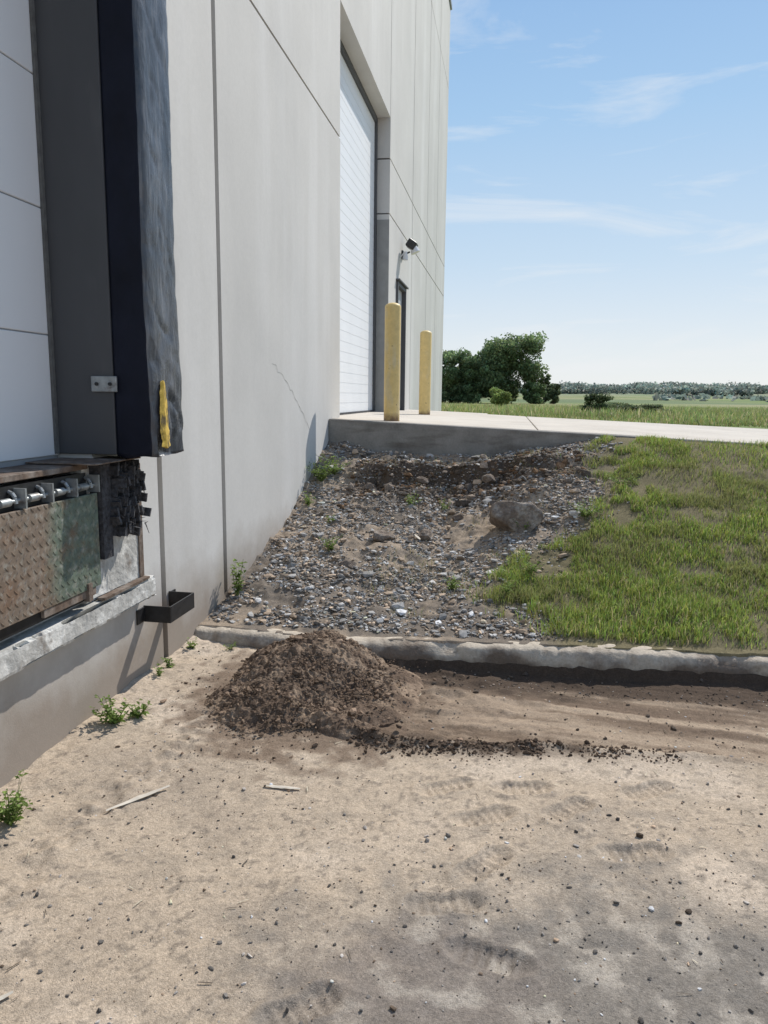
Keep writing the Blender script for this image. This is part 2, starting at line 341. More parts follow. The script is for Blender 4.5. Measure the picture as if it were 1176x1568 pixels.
MB().box(-.20,-.172,.6,3.3,1.2,4.3).obj('dock_door_core',M_dj,bld)
MB().box(-.163,-.150,3.12,3.14,1.27,4.08).box(-.163,-.150,.72,.74,1.27,4.08).obj('dock_door_weatherstrip',mat('weather_strip',(.13,.13,.125),.8,mul=[(20,.7,1.2)]),bld)
# ------------------------------------------------------------------ dock seal
seal=empty('dock_seal')
MB().box(-.165,.13,3.142,3.158,1.27,4.1).box(-.165,.13,.702,.718,1.27,4.1).box(.003,.13,3.16,3.47,1.27,4.4).box(.003,.13,.39,.70,1.27,4.4).obj('backing_frame',M_frame,seal,bevel=.004)
def pad(name,x0,x1,y0,y1,z0,z1):
    bm=bmesh.new();bmesh.ops.create_cube(bm,size=1)
    me=bpy.data.meshes.new(name)
    bmesh.ops.scale(bm,vec=(x1-x0,y1-y0,z1-z0),verts=bm.verts);bmesh.ops.translate(bm,vec=((x0+x1)/2,(y0+y1)/2,(z0+z1)/2),verts=bm.verts)
    L_=max(z1-z0,y1-y0)
    ax=2 if (z1-z0)>(y1-y0) else 1
    es=[e for e in bm.edges if abs((e.verts[0].co-e.verts[1].co)[ax])>.5*L_]
    bmesh.ops.subdivide_edges(bm,edges=es,cuts=int(L_/.016),use_grid_fill=True)
    es=[e for e in bm.edges if abs((e.verts[0].co-e.verts[1].co)[ax])<1e-4 and (e.verts[0].co-e.verts[1].co).length>.05]
    bmesh.ops.subdivide_edges(bm,edges=es,cuts=15,use_grid_fill=True)
    for v in bm.verts:
        c=v.co.copy();fr=(c.x-x0)/(x1-x0)
        if fr<.05: continue
        if ax==2:
            yy=(c.y-(y0+y1)/2)/((y1-y0)/2);v.co.x-=.02*max(0,abs(yy))**10*fr
        low=max(0,1-(c.z-z0)/.7)
        w=mn.noise(Vector((c.x*5,c.y*5,c.z*1.6)))*.006+mn.noise(Vector((c.x*22+c.z*9,c.y*25,c.z*8)))*.003*(1+low*2.5)
        r=abs(mn.noise(Vector((c.y*9+c.z*3.5,c.x*7,c.z*2.2+5))));inn=max(0,1-abs((c.y-(y0+y1)/2)/((y1-y0)/2))**4) if ax==2 else 1
        w-=max(0,.10-r)*.17*(.35+low)*inn
        v.co.x+=w*fr;v.co.y+=w*.3*(-1 if c.y<(y0+y1)/2 else 1)*fr
        v.co.x+=low*.015*fr
        if c.z<z0+.001: v.co.z+=.02*mn.noise(Vector((c.x*8,c.y*8,0)))
    bmesh.ops.recalc_face_normals(bm,faces=bm.faces)
    for f in bm.faces:
        f.smooth=True;c=f.calc_center_median();f.material_index=1 if (c.x>x1-.035 and abs(f.normal.y)<.75) else 0
    bm.to_mesh(me);bm.free();me.materials.append(M_navy);me.materials.append(M_gloss)
    return link(bpy.data.objects.new(name,me),seal)
pad('pad_side_far',.132,.31,3.15,3.47,1.265,4.4)
pad('pad_side_near',.132,.31,.39,.71,1.265,4.4)
pad('pad_head',.132,.31,.39,3.47,4.41,4.8)
MB().box(.0,.131,.39,3.47,4.41,4.78).obj('head_frame',M_frame,seal)
def strip_tear():
    v=[];f=[]
    n=36
    for i in range(n):
        t=i/(n-1);z=1.30+t*.31;w=(.036+.014*math.sin(t*math.pi)+.012*mn.noise(Vector((t*14,0,0))))*(1-.45*t)
        if i in(0,n-1): w=.004
        yc=3.225+.010*mn.noise(Vector((t*5,3,0)))
        xx=.332+.010*(1-t)
        v+=[(xx-.006,yc-w,z),(xx+.004,yc-w*.3,z),(xx+.002,yc+w*.5,z),(xx-.004,yc+w,z)]
    for i in range(n-1):
        for j in range(3): f.append((i*4+j,i*4+j+1,i*4+j+5,i*4+j+4))
    me=bpy.data.meshes.new('exposed_foam');me.from_pydata(v,[],f);me.materials.append(M_foam);link(bpy.data.objects.new('exposed_foam',me),seal)
strip_tear()
B=MB();B.box(0.03,.155,3.128,3.14,1.555,1.625);B.obj('seal_plate',M_steel,seal,bevel=.004)
MB().cyl((.06,3.129,1.59),(.06,3.12,1.59),.008).cyl((.125,3.129,1.59),(.125,3.12,1.59),.008).obj('seal_bolts',M_black,seal)
# ------------------------------------------------------------------ dock face, leveler, bumper
df=empty('dock_pit_concrete')
def rough_block(name,x0,x1,y0,y1,z0,z1,mat_,amp=.008,chip=.02,parent=df):
    bm=bmesh.new();bmesh.ops.create_cube(bm,size=1)
    bmesh.ops.scale(bm,vec=(x1-x0,y1-y0,z1-z0),verts=bm.verts);bmesh.ops.translate(bm,vec=((x0+x1)/2,(y0+y1)/2,(z0+z1)/2),verts=bm.verts)
    for ax in(0,1,2):
        L_=(x1-x0,y1-y0,z1-z0)[ax];c=min(240,int(L_/.014))
        if c<1: continue
        es=[e for e in bm.edges if abs((e.verts[0].co-e.verts[1].co)[ax])>.9*L_]
        bmesh.ops.subdivide_edges(bm,edges=es,cuts=c,use_grid_fill=True)
    for v in bm.verts:
        c=v.co.copy();n=mn.noise(c*12);n2=mn.noise(c*40)
        fx=(c.x>x1-.001)
        if fx: v.co.x+=n*amp*.5+n2*amp*.3
        et=c.z>z1-.001;eb=c.z<z0+.001;ey=c.y>y1-.001
        if fx and(et or eb or ey):
            q=max(0,mn.noise(c*9+Vector((3,1,2)))+.3*n2)*chip*2
            v.co.x-=q+.004
            if et:v.co.z-=q
            if eb:v.co.z+=q*.6
            if ey:v.co.y-=q
    me=bpy.data.meshes.new(name);bm.to_mesh(me);bm.free();me.materials.append(mat_);return link(bpy.data.objects.new(name,me),parent)
rough_block('upper_face',.002,.05,2.98,3.50,.602,1.23,M_dockc,chip=.012)
rough_block('upper_face_near',.002,.05,.2,.9,.602,1.23,M_dockc,chip=.012)
rough_block('ledge',.002,.085,.2,3.58,.49,.595,M_dockc,chip=.07)
MB().box(.05,.088,3.06,3.50,.60,.612).box(.05,.058,3.46,3.5,.615,1.2).obj('embedded_angle',M_rust,df)
MB().box(-.15,.004,.9,2.98,.602,1.0).obj('pit_back',M_joint,df)
lv=empty('dock_leveler')
MB().box(-.16,.06,.95,3.02,1.215,1.24).box(-.162,.17,2.90,3.30,1.243,1.250).obj('deck_plate',M_rust,lv,bevel=.003)
T=MB();T.box(.085,.10,1.15,3.02,.69,1.11);T.obj('lip_plate',M_tread,lv,bevel=.003)
T=MB();r=0
zz=.708
while zz<1.10:
    yy=1.17+(.021 if r%2 else 0)
    while yy<3.0:
        a=math.radians(45 if r%2 else -45)
        Mx=Matrix.Translation((.10,yy,zz))@Matrix.Rotation(a,4,'X')
        b=len(T.v)
        for p in[(0,-.016,0),(0,0,-.0034),(0,.016,0),(0,0,.0034),(.0025,-.008,0),(.0025,.008,0)]: T.v.append(tuple(Mx@Vector(p)))
        T.f+=[(b,b+1,b+4),(b+1,b+5,b+4),(b+1,b+2,b+5),(b+2,b+3,b+5),(b+3,b+4,b+5),(b+3,b,b+4)]
        yy+=.042
    zz+=.0245;r+=1
T.obj('tread_pattern',M_tread,lv)
T=MB();yy=1.2
while yy<2.95:
    T.cyl((.085,yy,1.145),(.085,yy+.055,1.145),.016)
    pr=None
    for q in range(7):
        a=q/6*math.pi;p=(.06+.03*math.cos(a)+.0,yy+.09,1.135+.045*math.sin(a))
        if pr: T.cyl(pr,p,.008,n=8)
        pr=p
    T.box(.03,.11,yy+.118,yy+.128,1.113,1.19);yy+=.17
T.cyl((.085,1.15,1.145),(.085,3.02,1.145),.008)
T.obj('lip_hinge',M_steel,lv,smooth=True)
MB().box(.03,.06,1.15,3.0,1.0,1.20).box(.02,.08,1.3,2.95,.64,.69).obj('front_beam',M_black,lv)
MB().box(.06,.095,2.6,2.98,.655,.688).box(.085,.11,2.9,2.93,.64,.72).obj('lip_keeper',M_rust,lv)
bp=MB()
bp.box(.05,.11,3.04,3.12,.80,1.235)
for i in range(16):
    y0=3.12+i*.0155
    for q in range(9):
        z0=.90+q*.036+random.uniform(-.01,.01);x1=.13+random.uniform(-.035,.045)
        if q<2 and random.random()<.35: continue
        Mx=Matrix.Translation((.05,y0,z0))@Matrix.Rotation(random.uniform(-.25,.25),4,'Z')@Matrix.Rotation(random.uniform(-.3,.3),4,'X')@Matrix.Rotation(random.uniform(-.2,.3),4,'Y')
        bp.box(0,x1-.05,0,.012,0,.042,Mx)
for i in range(60):
    p=Vector((random.uniform(.08,.17),random.uniform(3.12,3.37),random.uniform(.88,1.22)))
    bp.cyl(p,p+Vector((random.uniform(-.01,.03),random.uniform(-.03,.03),random.uniform(-.07,.02))),.003,.001,4)
bp.box(.051,.075,3.11,3.38,.93,1.225)
bp.obj('dock_bumper',M_rubber)
br=MB()
br.box(.002,.156,3.58,3.588,.335,.425).box(.148,.156,3.588,3.88,.335,.425).box(.002,.156,3.88,3.888,.335,.425).box(.002,.010,3.5,3.579,.34,.42).box(.002,.010,3.889,3.96,.34,.42)
br.obj('pipe_guard_bracket',M_black,bevel=.002)
# ------------------------------------------------------------------ bollards and lamp
for (x,y,h) in[(.61,8.22,1.27),(.62,11.4,1.25)]:
    z=float(slabz(x));o=MB().cyl((x,y,z-.02),(x,y,z+h-.045),.088,n=32,dome=True).obj('bollard',M_yellow,smooth=True)
lm=MB()
lm.box(.0,.03,12.95,13.07,3.86,4.0)
lm.cyl((.03,13.0,3.93),(.14,13.0,3.98),.014)
l=lm.obj('wall_lamp',M_black,bevel=.003)
MB().box(-.08,.08,-.12,.12,-.07,.07,None).obj('lamp_head',M_black,l,bevel=.02)
bpy.data.objects['lamp_head'].matrix_local=Matrix.Translation((.17,13.0,4.09))@Matrix.Rotation(.6,4,'Y')
MB().cyl((.0,0,0),(0.04,0,-.09),.06,.08,16).obj('lamp_lens',mat('lamp_glass',(.7,.7,.7),.2,.5),l)
bpy.data.objects['lamp_lens'].location=(.20,12.98,4.05)
MB().cyl((.02,12.72,3.85),(.10,12.72,3.93),.012).cyl((.10,12.72,3.93),(.10,12.72,3.80),.03,.05).obj('camera_arm',mat('white_plastic',(.6,.6,.6),.4),l,smooth=True)
# ------------------------------------------------------------------ scatter stones
def ico():
    bm=bmesh.new();bmesh.ops.create_icosphere(bm,subdivisions=1,radius=1)
    v=np.array([x.co[:] for x in bm.verts]);f=np.array([[a.index for a in q.verts] for q in bm.faces]);bm.free();return v,f
IV,IF=ico()
def stones(name,px,py,pz,sz,cols,mat_,flat=.6,sink=.3,jit=.28):
    n=len(px);nv=len(IV)
    sc=sz[:,None]*np.stack([rng.uniform(.7,1.7,n),rng.uniform(.55,1.2,n),rng.uniform(.3,.8,n)*flat/.6],-1)
    v=np.clip(IV[None]*(1+rng.uniform(-jit,jit,(n,nv,1))),-.78,.78)+rng.uniform(-jit*.4,jit*.4,(n,nv,3))
    v=v*sc[:,None,:]
    th=rng.uniform(0,6.28,n);ti=rng.normal(0,.5,n)
    c,s=np.cos(ti)[:,None],np.sin(ti)[:,None];y=v[...,1]*c-v[...,2]*s;z=v[...,1]*s+v[...,2]*c;x=v[...,0]
    c,s=np.cos(th)[:,None],np.sin(th)[:,None];x,y=x*c-y*s,x*s+y*c
    P=np.stack([x+px[:,None],y+py[:,None],z+(pz+sz*sink)[:,None]],-1).reshape(-1,3)
    F=(IF[None]+np.arange(n)[:,None,None]*nv).reshape(-1,3)
    C=np.repeat(cols,nv,0)
    return uniform(name,P,F,mat_,col=C)
def greys(n,base=(.30,.29,.275),var=.35,brown=.3):
    c=np.array(base)[None]*np.exp(rng.normal(0,var,(n,1)))
    b=rng.random(n)<brown;c[b]*=np.array([1.08,.86,.66]);return np.clip(c,0.02,.62)
n=46000
px=rng.uniform(.02,3.0,n);py=rng.uniform(4.36,7.74,n)
keep=(py>yk(px)+.16)&(gdist(px,py)<.15*rng.normal(0,1,n)+.03)&(fbm(px*2.5,py*2.5,3,200)+.7*fbm(px*9,py*9,2,201)+rng.normal(0,.10,n)>-.11)
keep&=~((py>6.8)&(py<7.3)&(px>.4)&(rng.random(n)<.5))
px,py=px[keep],py[keep];sz=np.clip(.0070*np.exp(rng.normal(0,.58,len(px))),.003,.05)
stones('gravel',px,py,H(px,py),sz,greys(len(px),(.29,.28,.265),.45,.36),M_stone,jit=.4)
n=10000;px=rng.uniform(.1,4.4,n);py=rng.uniform(1.25,4.15,n)
d=np.sqrt(((px-2.5)/1.2)**2+((py-1.5)/1.0)**2);cl=fbm(px*1.5,py*1.5,3,222)
keep=rng.random(n)<np.where(d<1.2,.95,.42+cl*1.2);px,py=px[keep],py[keep]
sz=np.clip(.0023*np.exp(rng.normal(0,.62,len(px))),.001,.016)
cc=greys(len(px),(.11,.10,.09),.5,.3);lt=rng.random(len(px))<.33;cc[lt]*=3.6
stones('loose_pebbles',px,py,H(px,py),sz,np.clip(cc,0,.6),M_stone)
# ------------------------------------------------------------------ dirt pile
xs=np.arange(.25,1.65,.008);ys=np.arange(2.85,4.55,.008);PX,PY=np.meshgrid(xs,ys)
wx=PX+.10*fbm(PX*5,PY*5,3,300);wy=PY+.14*fbm(PX*5+9,PY*5,3,301)
hp=pile(wx,wy)
tail=.05*np.exp(-((PY-(3.25+.05*np.sin(PX*9)))/.08)**2)*ss(.5,.7,PX)*(1-ss(1.2,1.4,PX))
hz=np.maximum(hp,tail)
lump=ss(0,.05,hz)*(.08*fbm(PX*8,PY*8,4,302)+.050*(.18-np.abs(fbm(PX*30,PY*30,3,303)))+.03*fbm(PX*70,PY*70,2,306))
PZ=np.where(hz>0.002,hz+lump,-.06)-.006-.03*(1-ss(0,.02,hz))
pc=np.ones(PX.shape+(3,))*C_(.175,.125,.09)
pc=lerp(pc,C_(.33,.245,.175),ss(-.05,.2,fbm(PX*12,PY*12,3,305)))
m_=len(xs);ii=np.arange(len(ys)-1)[:,None]*m_+np.arange(m_-1)[None,:]
F=np.stack([ii,ii+1,ii+m_+1,ii+m_],-1).reshape(-1,4)
uniform('dirt_pile',np.stack([PX,PY,PZ],-1).reshape(-1,3),F,M_dirt,col=pc.reshape(-1,3),smooth=False)
n=5600;px=rng.normal(.89,.29,n);py=rng.normal(3.60,.36,n)
q=pile(px,py)+.05*np.exp(-((py-3.25)/.08)**2)*(px>.5)*(px<1.3)
keep=(q>.008)|(rng.random(n)<.3);keep&=(py<4.3)&(px>.15);px,py,q=px[keep],py[keep],q[keep]
sz=np.clip(.0034*np.exp(rng.normal(0,.62,len(px))),.0016,.022)
stones('soil_clods',px,py,np.maximum(H(px,py)*(py<yk(px)),q),sz,greys(len(px),(.21,.15,.107),.3,0),M_dirt,flat=.9,jit=.4)
n=4600;px=rng.uniform(.9,2.7,n);py=ridy(px)-.015+rng.normal(0,.045,n)
k_=rng.random(n)<np.where(px>2.1,.4,1)*(.65+1.6*fbm(px*5,px*0,2,71));px,py=px[k_],py[k_]
sz=np.clip(.0038*np.exp(rng.normal(0,.55,len(px))),.0018,.016)
stones('soil_ridge_clods',px,py,H(px,py),sz,greys(len(px),(.14,.10,.072),.35,0),M_dirt,flat=.9,jit=.4)
n=2200;px=rng.uniform(1.0,4.2,n);py=rng.uniform(3.25,4.3,n);k_=rng.random(n)<np.where(py>3.9,1,.2);px,py=px[k_],py[k_];k_=py<yk(px)-.01;px,py=px[k_],py[k_]
sz=np.clip(.0036*np.exp(rng.normal(0,.6,len(px))),.0015,.02)
stones('soil_crumbs',px,py,H(px,py),sz,greys(len(px),(.15,.12,.095),.45,0),M_dirt,flat=.8,jit=.35)
n=2600;px=rng.uniform(.4,2.6,n);py=7.0+.22*rng.normal(0,1,n);k_=py<7.7;px,py=px[k_],py[k_]
sz=np.clip(.010*np.exp(rng.normal(0,.6,len(px))),.004,.05)
stones('bank_rubble',px,py,H(px,py),sz,greys(len(px),(.19,.155,.125),.4,.3),M_dirt,flat=.8,jit=.4)
# ------------------------------------------------------------------ grass
def blades(name,px,py,pz,h,w,cols,mat_,lean=.5):
    n=len(px);th=rng.uniform(0,6.28,n);la=rng.uniform(0,6.28,n);ln=np.abs(rng.normal(0,lean,n))*h
    dx,dy=np.cos(th)*w/2,np.sin(th)*w/2;lx,ly=np.cos(la)*ln,np.sin(la)*ln
    V=np.zeros((n,5,3))
    V[:,0]=np.stack([px-dx,py-dy,pz-.01],-1);V[:,1]=np.stack([px+dx,py+dy,pz-.01],-1)
    V[:,2]=np.stack([px-dx*.8+lx*.35,py-dy*.8+ly*.35,pz+h*.55],-1);V[:,3]=np.stack([px+dx*.8+lx*.35,py+dy*.8+ly*.35,pz+h*.55],-1)
    V[:,4]=np.stack([px+lx,py+ly,pz+h*np.sqrt(np.clip(1-(ln/h)**2*.4,.2,1))],-1)
    b=(np.arange(n)*5)[:,None]
    loops=(b+np.array([0,1,3,2,2,3,4])[None]).ravel()
    st=(np.arange(n)*7)[:,None]+np.array([0,4])[None];tot=np.tile([4,3],n)
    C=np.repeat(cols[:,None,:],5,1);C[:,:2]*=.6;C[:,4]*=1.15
    return big(name,V.reshape(-1,3),loops,st.ravel(),tot,mat_,col=C.reshape(-1,3))
def grasscol(n,dry=.15,g=(.255,.33,.075)):
    c=np.array(g)[None]*np.exp(rng.normal(0,.24,(n,1)))
    c[:,0]*=np.exp(rng.normal(0,.15,n));d=rng.random(n)<dry;c[d]=np.array([.46,.39,.23])*np.exp(rng.normal(0,.2,(d.sum(),1)));return c
n=155000
px=rng.uniform(1.4,5.6,n);py=rng.uniform(4.47,7.76,n)
gd=gdist(px,py);clump=fbm(px*6,py*6,3,400);bare=fbm(px*1.8,py*1.8,3,401)
keep=(gd>rng.normal(0,.05,n))&(py>yk(px)+.15)&(clump+rng.normal(0,.12,n)>-.15)&((bare>-.15)|(rng.random(n)<.25))&((gd>.35)|(clump>-.02))
px,py,gd,clump=px[keep],py[keep],gd[keep],clump[keep]
h=rng.uniform(.026,.060,len(px))*(1+clump*1.1)*(1+.4*np.exp(-((py-4.75)/.3)**2)*(px<3.2))
gc=grasscol(len(px),.13);patch=fbm(px*2.2,py*2.2,3,402);gc*=(1+patch*.9)[:,None];gc=lerp(gc,C_(.35,.34,.15),ss(.03,.25,-patch)*.5)
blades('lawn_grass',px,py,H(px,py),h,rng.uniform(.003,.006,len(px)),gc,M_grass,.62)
n=12000;px=rng.uniform(.2,3.0,n);py=rng.uniform(4.6,7.7,n);gd=gdist(px,py);cl=fbm(px*3.2,py*3.2,3,410)
keep=(gd<.1)&(gd>-1.1)&(cl>.05)&(rng.random(n)<.8);keep|=(py>6.95)&(py<7.4)&(px>.5)&(px<2.4)&(rng.random(n)<.4)
px,py=px[keep],py[keep]
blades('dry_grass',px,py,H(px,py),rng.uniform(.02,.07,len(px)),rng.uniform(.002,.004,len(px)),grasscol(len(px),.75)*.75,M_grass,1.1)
n=110;px=rng.uniform(.15,3.6,n);py=rng.uniform(1.5,4.0,n);a=rng.uniform(0,6.28,n);L_=rng.uniform(.005,.022,n);w_=rng.uniform(.0008,.002,n)
dx,dy=np.cos(a)*L_,np.sin(a)*L_;ex,ey=-np.sin(a)*w_,np.cos(a)*w_;hz_=H(px,py)+.004
V=np.stack([np.stack([px-dx-ex,py-dy-ey,hz_],-1),np.stack([px+dx-ex,py+dy-ey,hz_+.002],-1),np.stack([px+dx+ex,py+dy+ey,hz_+.002],-1),np.stack([px-dx+ex,py-dy+ey,hz_],-1)],1).reshape(-1,3)
sc_=np.where(rng.random((n,1))<.6,np.array([[.10,.08,.06]]),np.array([[.50,.45,.34]]))
uniform('straw_debris',V,np.arange(n*4).reshape(-1,4),M_stone,col=np.repeat(sc_,4,0))
n=60000;t=rng.random(n);py=14+46*t**1.5;px=rng.uniform(-.25,.62,n)*py+1.5
cl=fbm(px*.5,py*.5,3,420)
keep=(py>14.3+.18*np.clip(px,0,20)+rng.normal(0,.15,n))&((px>1.5)|(py>14.6))&~((px<.1)&(py<21.6));px,py,cl=px[keep],py[keep],cl[keep]
h=rng.uniform(.10,.30,len(px))*(1+cl)*np.interp(py,[14,17,22],[.3,.6,1.0])
gc=grasscol(len(px),.2,(.24,.29,.10));gc*=(1+cl*.8)[:,None]
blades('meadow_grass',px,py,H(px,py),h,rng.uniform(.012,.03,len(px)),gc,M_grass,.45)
# ------------------------------------------------------------------ weeds
def weed(x,y,h,n=40,leaf=.05,spread=.12,z=None,col=(.20,.28,.07),lw=.3):
    z=float(H(x,y)) if z is None else z
    V=[];F=[];C=[]
    ns=max(3,n//9)
    for s in range(ns):
        a=random.uniform(0,6.28);sp=random.uniform(.2,1)*spread;hh=h*random.uniform(.5,1)
        tip=Vector((x+math.cos(a)*sp,y+math.sin(a)*sp,z+hh));b0=Vector((x+random.uniform(-.01,.01),y+random.uniform(-.01,.01),z-.01))
        sd=(tip-b0).orthogonal().normalized()*.0025;b=len(V)
        V+=[b0-sd,b0+sd,tip,tip];F.append((b,b+1,b+2,b+3));C+=[[.12,.16,.05]]*4
        for k in range(11):
            t=random.uniform(.15,1);p=b0.lerp(tip,t);az=random.uniform(0,6.28);el=random.uniform(-.2,.9)
            d=Vector((math.cos(az)*math.cos(el),math.sin(az)*math.cos(el),math.sin(el)));L_=leaf*random.uniform(.4,1.0)*(1.1-.4*t)
            w=d.cross(Vector((0,0,1))).normalized()*L_*lw*random.uniform(.7,1.2);m_=p+d*L_*.5+Vector((0,0,L_*.08));e=p+d*L_-Vector((0,0,L_*.2));b=len(V)
            V+=[p,m_-w,e,m_+w];F+=[(b,b+1,b+2,b+3)]
            c=np.array(col)*random.uniform(.6,1.4);C+=[list(c)]*4
    V=np.array([tuple(v) for v in V]);F=np.array(F)
    return uniform('weed',V+rng.normal(0,.0006,V.shape),F,M_grass,col=np.array(C))
for a in [(.10,4.72,.28,110,.055,.06),(.14,6.9,.26,260,.05,.22),(.22,7.1,.2,160,.05,.2),(.12,6.5,.12,90,.04,.12),(.55,5.55,.12,120,.04,.11),(1.05,6.55,.15,120,.04,.12),(1.55,5.1,.12,110,.04,.10),
          (.13,3.02,.15,130,.045,.10),(.2,3.12,.08,90,.04,.08),(.19,2.2,.17,180,.04,.12),(.07,3.75,.10,50,.035,.05),(.07,3.6,.07,40,.035,.05),(.06,4.05,.07,50,.035,.05),(.28,4.12,.05,35,.03,.05),
          (2.55,6.15,.13,190,.045,.2),(2.05,6.0,.1,90,.035,.12),(1.35,6.6,.10,60,.035,.08),(2.1,5.3,.12,100,.04,.12),(1.95,5.0,.12,100,.04,.12),(.42,6.15,.08,40,.035,.07),(2.9,6.6,.12,130,.04,.2)]:
    weed(*a)
# ------------------------------------------------------------------ rocks
def rock(x,y,s,sq=(1,.8,.65),seed=0,rot=0,lift=.35,name='rock'):
    bm=bmesh.new();bmesh.ops.create_icosphere(bm,subdivisions=4,radius=1)
    pl=[];r=random.Random(seed)
    for i in range(12):
        d=Vector((r.gauss(0,1),r.gauss(0,1),r.gauss(0,1))).normalized();pl.append((d,r.uniform(.52,.85)))
    for v in bm.verts:
        c=v.co.copy();q=c*1.0
        for d,k in pl:
            e=q.dot(d)-k
            if e>0: q-=d*e
        q*=1+.10*mn.noise(c*2.5+Vector((seed,0,1)))+.05*mn.noise(c*8)
        v.co=Vector((q.x*sq[0],q.y*sq[1],q.z*sq[2]))*s*1.2
    me=bpy.data.meshes.new(name);bm.to_mesh(me);bm.free();me.materials.append(M_rock)
    me.polygons.foreach_set('use_smooth',[True]*len(me.polygons))
    o=link(bpy.data.objects.new(name,me));o.location=(x,y,float(H(x,y))+s*lift);o.rotation_euler=(.1,.15,rot);return o
rock(2.0,6.1,.195,(1.0,.8,.72),3,.2,.42)
rock(.95,5.75,.09,(1.2,.7,.5),5,.4);rock(1.25,6.0,.07,(1.1,.8,.6),7,1);rock(1.5,6.35,.05,seed=9);rock(.75,5.3,.06,(1.2,.8,.5),11,.5);rock(.62,6.9,.06,seed=12);rock(1.75,7.0,.07,seed=15);rock(1.1,7.1,.06,seed=19)
def stick(x,y,L_,a,w=.012,z=.010,name='wood_splinter'):
    v=[];f=[];n=8;zc=max(float(H(x+math.cos(a)*t*L_,y+math.sin(a)*t*L_)) for t in(-.4,-.2,0,.2,.4))
    for i in range(n+1):
        t=i/n-.5;ww=w*(1-abs(t)*1.2)*(.8+.4*random.random());c=Vector((x+math.cos(a)*t*L_,y+math.sin(a)*t*L_,zc+z*.5+.002*random.random()))
        s=Vector((-math.sin(a),math.cos(a),0))*ww
        v+=[tuple(c-s),tuple(c+Vector((0,0,w*.15))),tuple(c+s)]
    for i in range(n):
        for j in range(2): f.append((i*3+j,i*3+j+3,i*3+j+4,i*3+j+1))
    me=bpy.data.meshes.new(name);me.from_pydata(v,[],f);me.materials.append(M_stick);link(bpy.data.objects.new(name,me))
stick(.55,2.45,.26,.95,.013);stick(1.06,2.65,.15,0.02,.012);stick(.62,1.45,.2,.9,.012);stick(1.2,5.9,.22,1.9,.014,.04)
# ------------------------------------------------------------------ trees
def crown(clumps,nleaf,size,base,seed,name,parent=None):
    r=np.random.default_rng(seed);P=[];C=[]
    vol=np.array([c[3]*c[4]*c[5] for c in clumps])**.75;cnt=(vol/vol.sum()*nleaf).astype(int)
    for (cx,cy,cz,a,b,c),m_ in zip(clumps,cnt):
        d=r.normal(0,1,(m_,3));d/=np.linalg.norm(d,axis=1)[:,None];rad=r.random(m_)**.33*(.85+.3*r.random(m_))
        sub=r.normal(0,1,(max(3,m_//140),3));sub/=np.linalg.norm(sub,axis=1)[:,None]
        near=(d@sub.T).max(1);rad*=.72+.36*ss(.72,.98,near)
        p=d*rad[:,None]*np.array([a,b,c])+np.array([cx,cy,cz]);P.append(p)
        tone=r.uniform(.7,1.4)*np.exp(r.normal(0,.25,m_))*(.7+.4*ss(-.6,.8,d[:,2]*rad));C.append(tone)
    P=np.concatenate(P);C=np.concatenate(C);n=len(P)
    u=r.normal(0,1,(n,3));u/=np.linalg.norm(u,axis=1)[:,None];w=np.cross(u,r.normal(0,1,(n,3)));w/=np.linalg.norm(w,axis=1)[:,None]
    s=(size*r.uniform(.5,1.2,n))[:,None]
    V=np.stack([P-u*s,P+w*s*.6,P+u*s,P-w*s*.6],1).reshape(-1,3)
    cols=np.repeat(np.array(base)[None]*C[:,None]*np.stack([np.exp(r.normal(0,.1,n)),np.ones(n),np.ones(n)],-1),4,0)
    return uniform(name,V,np.arange(n*4).reshape(-1,4),M_leaf,col=cols,parent=parent)
def tree(name,x,y,h,w,seed,base=(.17,.225,.10),nleaf=16000,leaf=.17,low=.18,nc=30):
    z=float(H(x,y));r=random.Random(seed);e=empty(name);t=MB()
    t.cyl((x,y,z-.2),(x+.1,y,z+h*.35),h*.035,h*.022,10)
    cl=[]
    for i in range(nc):
        a=r.uniform(0,6.28);rr=w*.5*math.sqrt(r.uniform(.02,.72));hh=low+.08+(.86-low-.08)*((i+r.random())/nc);k=math.sqrt(max(.12,1-(abs(hh-.45)/.58)**2.4));rr*=k
        c=(x+math.cos(a)*rr,y+math.sin(a)*rr,z+h*hh);s=w*r.uniform(.11,.19)
        cl.append((c[0],c[1],c[2],s*1.15,s*1.15,s*.95))
        if i%2==0: t.cyl((x+.1,y,z+h*r.uniform(.2,.4)),c,h*.01,h*.003,6)
    cl.append((x,y,z+h*(low+.42),w*.28,w*.28,h*.26))
    cl.append((x-.3,y,z+h*.74,w*.22,w*.22,h*.20))
    t.obj('trunk_and_limbs',M_bark,e,smooth=True)
    crown(cl,nleaf,leaf,base,seed,'crown',e);return e
tree('oak_tree',1.3,99,9.3,9.8,3,nleaf=30000,leaf=.19,low=.06,nc=48)
tree('deciduous_tree',-5.6,97,7.3,6.8,5,(.19,.255,.115),13000,.18,-.03)
tree('deciduous_tree',-9.8,99,8.0,7.5,8,(.16,.22,.10),9000,.18,.0)
tree('deciduous_tree',-2.7,96,6.0,5.6,6,(.15,.21,.095),13000,.17,-.06)
tree('deciduous_tree',-15,104,8.5,9,9,nleaf=6000,leaf=.2)
tree('small_conifer_tree',6.3,100,4.2,1.9,12,(.14,.18,.09),3500,.13,-.03)
tree('small_conifer_tree',7.6,101,3.0,2.2,13,(.14,.18,.09),3500,.13,-.03)
tree('small_tree',4.9,97,3.0,3.4,14,(.15,.21,.09),5000,.14,-.06)
